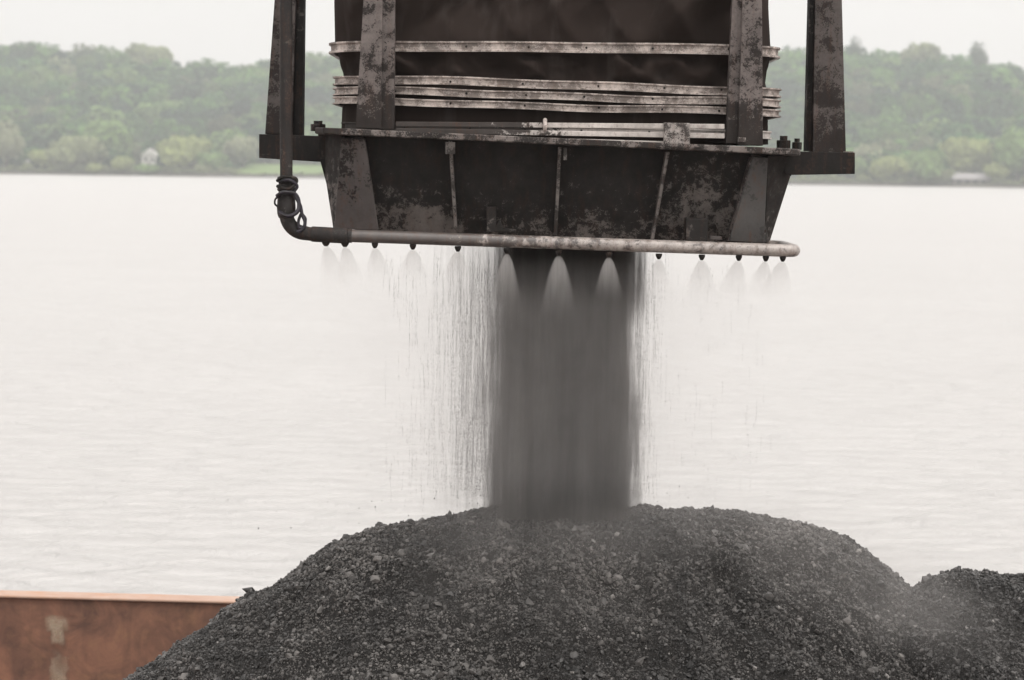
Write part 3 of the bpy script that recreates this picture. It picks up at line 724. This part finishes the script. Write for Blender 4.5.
# hanger beams: front pair stand on the flange, back pair on the crossbeams
def beam_front(proud, recess, Y):
    b = MB().prism(proud, Y, .16).build('hanger_beam', M['beam_front'], root, bevel=.004)
    MB().prism(recess, Y + .035, .09).build('beam_web', M['beam_front'], b)
def up(x0t, x1t, x0b, x1b, yb):
    k = 300 / yb  # carry the taper on up above the frame
    return [(x0b, yb), (x0t + (x0t - x0b) * k, -300), (x1t + (x1t - x1b) * k, -300), (x1b, yb + (x1b - x0b) * .03)]
beam_front(up(363.5, 382.5, 355.5, 381, 128), up(382.8, 395, 381.3, 394, 129), 14.885)
beam_front(up(742.5, 762, 738, 763, 145), up(732.5, 742.2, 726, 737.7, 143), 14.885)
b = MB().prism(up(274.5, 296, 265, 292, 134), 15.85, .18).build('hanger_beam', M['beam_back'], root, bevel=.004)
MB().prism(up(296.3, 304.5, 292.3, 303, 135), 15.9, .1).build('beam_web', M['beam_dark'], b)
b = MB().prism(up(815, 842, 812.5, 846, 152), 15.85, .2).build('hanger_beam', M['beam_back'], root, bevel=.004)
MB().prism(up(809.5, 814.7, 805.5, 812.2, 151), 15.9, .12).build('beam_web', M['beam_dark'], b)
MB().prism([(259, 134), (322, 136), (322, 162), (259, 158)], 15.8, .28).build('crossbeam', M['beam_dark'], root, bevel=.005)
MB().prism([(784, 151), (855, 152.5), (855, 174), (784, 175)], 15.8, .28).build('crossbeam', M['beam_dark'], root, bevel=.005)
MB().prism([(844, 151.2), (854, 151.5), (854, 152.5), (844, 152.2)], 15.81, .2).build('shim', M['ring'], root)

# loose edge bars, bracket and blocks on the flange
def bar(x0, y0, x1, y1, hpx, Y=14.9):
    MB().prism([(x0, y0), (x1, y1), (x1, y1 + hpx), (x0, y0 + hpx)], Y, .05).build('edge_bar', M['bar'], root, bevel=.003)
bar(396, 121.5, 724.5, 124, 5.0, 14.91); bar(396, 128.0, 724.5, 133.5, 5.0, 14.905)
bar(396, 133.6, 664, 141.2, 3.2, 14.9)
MB().prism([(664, 122.5), (690, 123), (690, 144.5), (664, 144)], 14.86, .07).build('bracket', M['bracket'], root, bevel=.006)
MB().prism([(655, 144), (702, 146), (702, 148.5), (655, 147)], 14.855, .1).build('bracket_foot', M['plate'], root, bevel=.003)
c = P(545, 125.5, 14.9)
MB().tube([c + Vector((0, .01, .035)), c + Vector((0, -.02, .02)), c + Vector((0, -.03, 0)), c + Vector((0, -.02, -.02)), c + Vector((0, .01, -.03))], .013, 10).build('clamp', M['ring'], root, smooth=True)
MB().prism([(738, 137), (746, 137.5), (746, 142), (738, 142)], 14.865, .03).build('block', M['bracket'], root, bevel=.003)
def bolt(px, py, Y, r, h):
    c = P(px, py, Y); b = MB().tube([c + Vector((0, 0, -.02)), c + Vector((0, 0, h * .55))], r, 6).build('bolt', M['black'], root, bevel=.004)
    L = c; MB().tube([L + Vector((0, 0, h * .56)), L + Vector((0, 0, h))], r * .55, 10).build('bolt_shank', M['black'], b)
bolt(318, 128, 15.3, .05, .045); bolt(783.5, 145.5, 15.3, .045, .06); bolt(797, 146.5, 15.3, .032, .05)
# small fittings on the hopper front
MB().prism([(486.5, 207), (496, 207), (496, 226), (500, 220), (503, 228), (516, 229.5), (516, 232.5), (487, 232)], 15.03, .12).build('guide_bracket', M['hopper'], root, bevel=.004)
MB().prism([(686, 218), (708, 219), (708, 242), (686, 241)], 15.0, .16).build('stop_block', M['beam_dark'], root, bevel=.006)
MB().prism([(710, 236), (722, 236.5), (722, 240), (710, 239.5)], 15.05, .1).build('cleat', M['gusset_worn'], root, bevel=.003)

# ------------------------------------------------------------------ spray pipe
YP = 14.82; rp = 6.4 * YP / FP
pa = P(286, 216, YP)
def arc(c, r, a0, a1, u, v, n=8):
    return [c + u * math.cos(R(a0 + (a1 - a0) * k / n)) * r + v * math.sin(R(a0 + (a1 - a0) * k / n)) * r for k in range(n + 1)]
h0 = P(312, 234.5, YP); h1 = P(781, 250.4, YP)
ux = (h1 - h0).normalized(); uz = Vector((0, 0, 1)); uy = Vector((0, 1, 0))
pipe = [h0 + (h1 - h0) * k / 40 for k in range(41)]
cb = h1 + uy * 0.09
pipe += arc(cb, 0.09, -90, 0, ux, uy, 6)[1:]
e = pipe[-1]; pipe += [e + uy * k * 0.1 for k in range(1, 7)]
e = pipe[-1]; pipe += arc(e - ux * 0.09, 0.09, 0, 90, ux, uy, 6)[1:]
e = pipe[-1]; pipe += [e - ux * 0.06, e - ux * 0.12]
sp = MB().tube(pipe, rp, 18).build('spray_pipe', M['pipe'], root, smooth=True)
# feed: riser, coupling, elbow
top_ = P(286, -300, YP); bot = P(286.5, 214, YP); elbow_c = P(305.5, 214, YP); rr_ = (elbow_c - bot).length
el_pts = arc(elbow_c, rr_, 180, 268, Vector((1, 0, 0)), uz, 10)
MB().tube([top_, P(286, 100, YP), P(286.3, 180, YP)], 6.3 * YP / FP, 16).build('riser', M['pipe_dark'], sp, smooth=True)
MB().tube([P(286.3, 214 - 6, YP)] + el_pts + [P(313, 234.7, YP)], [7.2 * YP / FP] * 12 + [6.4 * YP / FP], 16).build('elbow', M['pipe_dark'], sp, smooth=True)
cpl = [(176, 6.6), (177, 9.0), (181, 9.6), (183, 7.6), (186, 8.6), (190, 9.4), (192, 7.6), (196, 8), (199, 9.0), (208, 9.6), (214, 9.2), (218, 7.6)]
MB().tube([P(286.3, y, YP) for y, _ in cpl], [r * YP / FP for _, r in cpl], 14).build('coupling', M['pipe_dark'], sp, smooth=True)
MB().tube([P(307, 233.8, YP), P(311.5, 234, YP), P(312, 234, YP), P(347, 236, YP), P(348, 236, YP)], [.04, .043, .0475, .0475, .0405], 16).build('sleeve_coupling', M['pipe_dark'], sp, smooth=True)
def wire(pts, r, mat='rubber'):
    # smooth through the points
    p = [P(*q) for q in pts]; o = []
    for i in range(len(p) - 1):
        a, b, c, d = p[max(i - 1, 0)], p[i], p[i + 1], p[min(i + 2, len(p) - 1)]
        for k in range(6):
            t = k / 6; o.append(0.5 * ((2 * b) + (c - a) * t + (2 * a - 5 * b + 4 * c - d) * t * t + (3 * b - a - 3 * c + d) * t ** 3))
    o.append(p[-1]); MB().tube(o, r, 8).build('hose', M[mat], sp, smooth=True)
yy = YP - .05
wire([(279, 182, yy), (289, 180, yy - .02), (297, 186, yy), (294, 193, yy), (300, 205, yy), (302, 214, yy), (305, 222, yy), (303, 229, yy), (297, 232, yy)], .011)
wire([(277, 196, yy), (284, 192, yy - .03), (295, 194, yy), (299, 203, yy), (297, 212, yy - .02), (288, 216, yy - .03), (279, 212, yy)], .013)
wire([(301, 214, yy), (298.5, 221, yy), (299.5, 228, yy), (304, 226, yy), (305.5, 219, yy), (303, 215, yy)], .009)
wire([(280, 196, yy + .02), (275.5, 199, yy), (275, 204, yy), (278.5, 207, yy)], .006, 'black')
wire([(277, 186, yy), (288, 189, yy - .03), (296, 183, yy), (295, 178, yy), (283, 177, yy - .02), (277, 181, yy)], .010, 'black')
NOZ = [(326, 235.5), (345, 236.2), (375, 237.5), (413, 239), (458, 241), (507, 243), (559, 245), (609, 246.8), (659, 248.5), (702, 249.5), (739, 250.2), (766, 250.8), (783, 251)]
noz_pts = []
for i, (x, y) in enumerate(NOZ):
    c = P(x, y, YP) + Vector((0, 0, -rp * .8)); r = .014 if i > 1 else .018
    mb = MB().tube([c, c + Vector((0, 0, -.008)), c + Vector((0, 0, -.022)), c + Vector((0, 0, -.034))], [r * 1.35, r * 1.5, r * 1.15, r * .6], 10)
    mb.build('nozzle', M['black'], sp, smooth=True); noz_pts.append(c + Vector((0, 0, -.030)))
for px in (350,):      # clips on the pipe
    c = P(px, np.interp(px, [312, 784], [234.5, 250.5]), YP)
    MB().tube([c - ux * .012, c + ux * .012], rp * 1.1, 18).build('clip', M['pipe_dark'], sp, smooth=True)

# ------------------------------------------------------------------ volumes: falling coal, sprays, mist, haze
def vol_mat(name, color, aniso=0.0):
    m, nt, out = newmat(name); pv = nn(nt, 'ShaderNodeVolumePrincipled')
    pv.inputs['Color'].default_value = (*color, 1); pv.inputs['Anisotropy'].default_value = aniso
    nt.links.new(pv.outputs[0], out.inputs['Volume']); return m, nt, pv
def axes(nt):
    tc = nn(nt, 'ShaderNodeTexCoord'); sp_ = nn(nt, 'ShaderNodeSeparateXYZ'); nt.links.new(tc.outputs['Object'], sp_.inputs[0]); return sp_.outputs
def falling():
    t, b = P(571.5, 246, 16.0), P(566, 518, 16.0)
    z0, z1 = b.z + 0.03, t.z + 0.03; H = z1 - z0; cx = t.x; lean = (b.x - t.x) / (t.z - b.z)
    m, nt, pv = vol_mat('falling_coal_dust', (0.17, 0.16, 0.152))
    x, y, z = axes(nt)          # origin at the outlet
    xs = math_(nt, 'ADD', x, math_(nt, 'MULTIPLY', z, lean))       # follow the lean
    st = noise(nt, pos_scaled(nt, (16, 5, 1.3)), 1.0, 4, 0.65)
    st2 = noise(nt, pos_scaled(nt, (45, 12, 1.6)), 1.0, 3, 0.6)
    wob = math_(nt, 'MULTIPLY', math_(nt, 'SUBTRACT', st, 0.5), 0.45)
    ax = math_(nt, 'ABSOLUTE', xs)
    big = noise(nt, pos_scaled(nt, (0.9, 0.2, 1.3)), 1.0, 3, 0.5)
    bite = math_(nt, 'MULTIPLY', ramp(nt, z, -0.40, -0.56, 0, 0.03), ramp(nt, xs, 0.2, 0.35, 0, 1))
    hw = math_(nt, 'SUBTRACT', math_(nt, 'ADD', math_(nt, 'ADD', 0.478, ramp(nt, z, -1.1, -1.75, 0, 0.05)), math_(nt, 'MULTIPLY', math_(nt, 'SUBTRACT', big, 0.5), 0.22)), bite)
    edge = math_(nt, 'SUBTRACT', hw, math_(nt, 'ADD', ax, wob))
    core = math_(nt, 'POWER', ramp(nt, edge, -0.05, 0.17), 2.2); core = math_(nt, 'MULTIPLY', core, math_(nt, 'ADD', 9.0, ramp(nt, st2, 0.35, 0.65, 0, 24)))
    # spilled fringe on the left, thinner on the right
    left = ramp(nt, xs, -1.15, -0.45, 0, 1); left = math_(nt, 'MULTIPLY', left, ramp(nt, xs, -0.35, -0.5, 0, 1))
    right = math_(nt, 'MULTIPLY', ramp(nt, xs, 0.85, 0.45, 0, 0.5), ramp(nt, xs, 0.35, 0.5, 0, 1))
    fr = math_(nt, 'MULTIPLY', math_(nt, 'POWER', math_(nt, 'ADD', left, right), 2.2), ramp(nt, st2, 0.42, 0.75))
    dens = math_(nt, 'ADD', core, math_(nt, 'MULTIPLY', fr, 4.2))
    nt.links.new(dens, pv.inputs['Density'])
    sa = noise(nt, pos_scaled(nt, (13, 13, 0.9)), 1.0, 5, 0.62, 0.2); sb = noise(nt, pos_scaled(nt, (1.6, 1, 1.4)), 1.0, 3, 0.6, 0.4)
    sc_ = math_(nt, 'ADD', math_(nt, 'MULTIPLY', sa, 0.55), math_(nt, 'MULTIPLY', sb, 0.45))
    sg = noise(nt, pos_scaled(nt, (70, 70, 14)), 1.0, 3, 0.7); sc_ = math_(nt, 'ADD', sc_, math_(nt, 'MULTIPLY', math_(nt, 'SUBTRACT', sg, 0.5), 0.25))
    nt.links.new(mix(nt, ramp(nt, sc_, 0.38, 0.62), (0.06, 0.056, 0.053), (0.21, 0.197, 0.186)), pv.inputs['Color'])
    V = [Vector((cx + sx * w_, 16.0 + sy * .33, z)) for z in (z0, z1) for sx, sy, w_ in ((-1, -1, 1.2), (1, -1, .9), (1, 1, .9), (-1, 1, 1.2))]
    o = mesh_obj('falling_coal', [v - Vector((cx, 16, z1)) for v in V], [(0, 3, 2, 1), (4, 5, 6, 7), (0, 1, 5, 4), (1, 2, 6, 5), (2, 3, 7, 6), (3, 0, 4, 7)], m)
    o.location = (cx, 16, z1)
    tag(o, 'dark grey column of fine coal pouring from the chute onto the heap', 'falling coal', kind='stuff')
    m.cycles.volume_step_rate = 0.6
    return cx, z0, z1, lean
FCX, FZ0, FZ1, LEAN = falling()

def grains():
    """single grains falling beside the column, in vertical trickles"""
    rng = np.random.default_rng(5); pts = []
    tet = np.array([(1, 0, -.5), (-.6, .8, -.5), (-.6, -.8, -.5), (0, 0, 1.0)])
    def trick(n, xf, yl, lmax, gap):
        for _ in range(n):
            x = xf(); y = rng.uniform(*yl); L = rng.uniform(0.04, lmax); z = rng.uniform(FZ0 + .2, FZ1 - .05 - L * 0)
            k = max(3, int(L / gap)); zz = z - np.sort(rng.random(k)) * L
            zz = zz[zz > FZ0 + .12]; dx = rng.normal(0, .004) + np.linspace(0, rng.normal(0, .03), max(len(zz), 1))[:len(zz)] * L
            pts.append(np.stack([x + dx + rng.normal(0, .0016, len(zz)), np.full(len(zz), y) + rng.normal(0, .002, len(zz)), zz], 1))
    def at(dz=0): return FCX
    trick(1000, lambda: FCX - 0.47 - abs(rng.normal(0, 0.18)), (15.7, 16.3), 0.55, 0.0048)
    trick(260, lambda: FCX + 0.42 + abs(rng.normal(0, 0.08)), (15.7, 16.3), 0.45, 0.0048)
    trick(260, lambda: FCX - 0.47 - rng.uniform(0.1, 0.75), (15.3, 16.3), 0.22, 0.005)
    trick(90, lambda: FCX + 0.5 + rng.uniform(0, 0.8), (15.3, 16.3), 0.16, 0.005)
    trick(420, lambda: FCX + rng.uniform(-.5, .47), (15.55, 15.72), 0.22, 0.008)
    k = 50; fx = FCX + rng.normal(-0.5, 0.75, k); q = P(500, 512, 16.0).z + np.abs(rng.normal(0.03, 0.09, k)) - 0.12 * np.maximum(0, np.abs(fx - FCX) - .8)
    pts.append(np.stack([fx, rng.uniform(15.6, 16.2, k), q], 1))
    p = np.concatenate(pts); n = len(p); s = rng.uniform(.0006, .0018, n); s[-k:] = rng.uniform(.002, .006, k)
    a = rng.uniform(0, 6.28, n); ca, sa = np.cos(a), np.sin(a)
    t = tet[None] * s[:, None, None] * np.array([1, 1, 1.5])
    V = np.stack([t[..., 0] * ca[:, None] - t[..., 1] * sa[:, None], t[..., 0] * sa[:, None] + t[..., 1] * ca[:, None], t[..., 2]], -1) + p[:, None]
    F = np.array([(0, 1, 2), (0, 3, 1), (1, 3, 2), (2, 3, 0)])[None] + (np.arange(n) * 4)[:, None, None]
    tag(np_mesh('coal_grains', V.reshape(-1, 3), F.reshape(-1, 3), M['coal']), 'loose coal grains trickling down beside the dark column', 'coal grains', kind='stuff')
grains()

def spray_material():
    m, nt, pv = vol_mat('water_spray', (0.97, 0.965, 0.955), 0.2)
    x, y, z = axes(nt)                 # nozzle at the origin, spray falls along -z
    d = math_(nt, 'MULTIPLY', z, -1.0)
    # bell: radius widens quickly then falls straight
    rb = math_(nt, 'MULTIPLY', math_(nt, 'POWER', math_(nt, 'MAXIMUM', d, 0.001), 0.55), 0.24)
    ry = math_(nt, 'MULTIPLY', y, 1.4)
    r = math_(nt, 'SQRT', math_(nt, 'ADD', math_(nt, 'MULTIPLY', x, x), math_(nt, 'MULTIPLY', ry, ry)))
    q = math_(nt, 'DIVIDE', r, math_(nt, 'MAXIMUM', rb, 0.001))
    shell = math_(nt, 'MULTIPLY', ramp(nt, q, 1.0, 0.8, 0, 1), ramp(nt, q, 0.2, 0.9, 0.6, 1.0))
    fade = math_(nt, 'MULTIPLY', ramp(nt, d, 0.01, 0.34, 1, 0), ramp(nt, d, 0.0, 0.01, 0.6, 1))
    fall = math_(nt, 'DIVIDE', 0.16, math_(nt, 'ADD', math_(nt, 'MULTIPLY', rb, rb), 0.004))
    st = noise(nt, pos_scaled(nt, (40, 40, 2.5)), 1.0, 3, 0.6, 0.5)
    dens = math_(nt, 'MULTIPLY', math_(nt, 'MULTIPLY', shell, math_(nt, 'POWER', fade, 1.8)), math_(nt, 'MULTIPLY', fall, ramp(nt, st, 0.3, 0.7, 0.35, 1.3)))
    nt.links.new(math_(nt, 'MULTIPLY', dens, 0.95), pv.inputs['Density'])
    m.cycles.volume_step_rate = 0.5
    return m
MS = spray_material()
def spray_mesh():
    V = []; n = 16; lv = [0.001, 0.01, 0.03, 0.07, 0.14, 0.25, 0.42]
    for d in lv:
        r = 0.245 * d ** 0.55
        for k in range(n): V.append((r * math.cos(2 * math.pi * k / n), r * math.sin(2 * math.pi * k / n) / 1.35, -d))
    F = [(j * n + k, j * n + (k + 1) % n, (j + 1) * n + (k + 1) % n, (j + 1) * n + k) for j in range(len(lv) - 1) for k in range(n)]
    F += [tuple(range(n))[::-1], tuple(range((len(lv) - 1) * n, len(lv) * n))]
    F = [f[::-1] for f in F]
    me = bpy.data.meshes.new('spray_cone'); me.from_pydata(V, [], F); me.materials.append(MS); return me
sm = spray_mesh()
where = ['under the pipe coupling, first spray from the left', 'second spray from the left beside the coupling', 'third spray from the left under the worn corner gusset',
 'fourth spray from the left under the blotched panel', 'under the left rib just left of the grain trickles', 'at the left edge of the dark coal column',
 'in the middle of the dark coal column', 'on the right part of the dark coal column', 'just right of the dark coal column', 'under the black stop block',
 'under the grey corner gusset', 'second spray from the right end of the pipe', 'last spray at the bent right end of the pipe']
for i, p in enumerate(noz_pts):
    o = bpy.data.objects.new('water_spray', sm); C.objects.link(o); o.location = p
    o.scale = (random.uniform(.82, 1.15), random.uniform(.9, 1.1), random.uniform(.75, 1.2))
    if i < 3: o.rotation_euler = (0, R(-14 + 3 * i), 0)
    if i > 9: o.rotation_euler = (0, R(10), 0)
    tag(o, 'fine white water spray ' + where[i], 'spray', 'sprays falling from the nozzles of the pipe')

def mist():
    m, nt, pv = vol_mat('water_mist', (0.95, 0.935, 0.925), 0.1)
    x, y, z = axes(nt)
    st = noise(nt, pos_scaled(nt, (11, 3, 0.5)), 1.0, 4, 0.65); cl_ = noise(nt, pos_scaled(nt, (1.2, 1.2, 0.7)), 1.0, 3)
    side = math_(nt, 'MULTIPLY', ramp(nt, x, -1.5, -1.0, 0, 1), ramp(nt, x, 1.45, 0.8, 0, 1))
    topf = math_(nt, 'MULTIPLY', ramp(nt, z, -0.04, -0.36, 0.0, 1), ramp(nt, z, -1.75, -1.4, 0.25, 1))
    dens = math_(nt, 'MULTIPLY', math_(nt, 'MULTIPLY', side, topf), math_(nt, 'MULTIPLY', ramp(nt, st, 0.3, 0.7, 0.6, 1.3), ramp(nt, cl_, 0.3, 0.7, 0.7, 1.2)))
    nt.links.new(math_(nt, 'MULTIPLY', dens, 0.20), pv.inputs['Density'])
    c = P(557, 250, 14.9); z1 = c.z; z0 = FZ0 - .12
    V = [Vector((c.x + sx * 1.55, y_, z)) - Vector((c.x, 15, z1)) for z in (z0, z1) for sx, y_ in ((-1, 14.55), (1, 14.55), (1, 15.5), (-1, 15.5))]
    o = mesh_obj('water_mist', V, [(0, 3, 2, 1), (4, 5, 6, 7), (0, 1, 5, 4), (1, 2, 6, 5), (2, 3, 7, 6), (3, 0, 4, 7)], m); o.location = (c.x, 15, z1)
    tag(o, 'thin veil of water mist and dust hanging in front of the falling coal', 'mist', kind='stuff')
mist()

def dust():
    m, nt, pv = vol_mat('coal_dust', (0.72, 0.70, 0.68), 0.1)
    x, y, z = axes(nt)
    # hugs the heap: thick over the crest and the right slope, thinning outwards (local origin at the foot of the column)
    n = noise(nt, pos_scaled(nt, (1.1, 1.1, 1.5)), 1.0, 5, 0.6, 0.6)
    foot = math_(nt, 'MULTIPLY', ramp(nt, math_(nt, 'ABSOLUTE', x), 0.35, 1.1, 1, 0), ramp(nt, z, 0.22, -0.02, 0, 1))
    ex = math_(nt, 'SUBTRACT', x, 2.0); ez = math_(nt, 'ADD', math_(nt, 'ADD', z, 0.36), math_(nt, 'MULTIPLY', ex, 0.35))
    e = math_(nt, 'ADD', math_(nt, 'POWER', math_(nt, 'DIVIDE', math_(nt, 'ABSOLUTE', ex), 1.5), 2.0), math_(nt, 'POWER', math_(nt, 'DIVIDE', math_(nt, 'ABSOLUTE', ez), 0.36), 2.0))
    side = ramp(nt, e, 0.0, 1.0, 1, 0)
    d = math_(nt, 'MULTIPLY', math_(nt, 'ADD', math_(nt, 'MULTIPLY', foot, 0.15), math_(nt, 'MULTIPLY', side, 0.22)), ramp(nt, n, 0.36, 0.66, 0.15, 1.7))
    low = ramp(nt, z, -1.0, -0.6, 0, 1)
    nt.links.new(math_(nt, 'MULTIPLY', d, low), pv.inputs['Density'])
    c = P(566, 511, 16.0)
    V = [Vector((sx, y_, z_)) for z_ in (-1.0, 0.3) for sx, y_ in ((-1.2, -1.5), (3.6, -1.5), (3.6, 0.35), (-1.2, 0.35))]
    o = mesh_obj('coal_dust', V, [(0, 3, 2, 1), (4, 5, 6, 7), (0, 1, 5, 4), (1, 2, 6, 5), (2, 3, 7, 6), (3, 0, 4, 7)], m); o.location = c
    tag(o, 'pale dust drifting off the foot of the stream over the crest and right slope of the heap', 'dust', kind='stuff')
dust()
m, nt, pv = vol_mat('river_haze', (0.92, 0.96, 0.975)); pv.inputs['Density'].default_value = 0.00027
hb = MB().box((-1700, -120, -1.6), (1700, 1900, 130)).build('haze', m); tag(hb, 'pale river haze that fades the far hills', 'haze', kind='stuff')
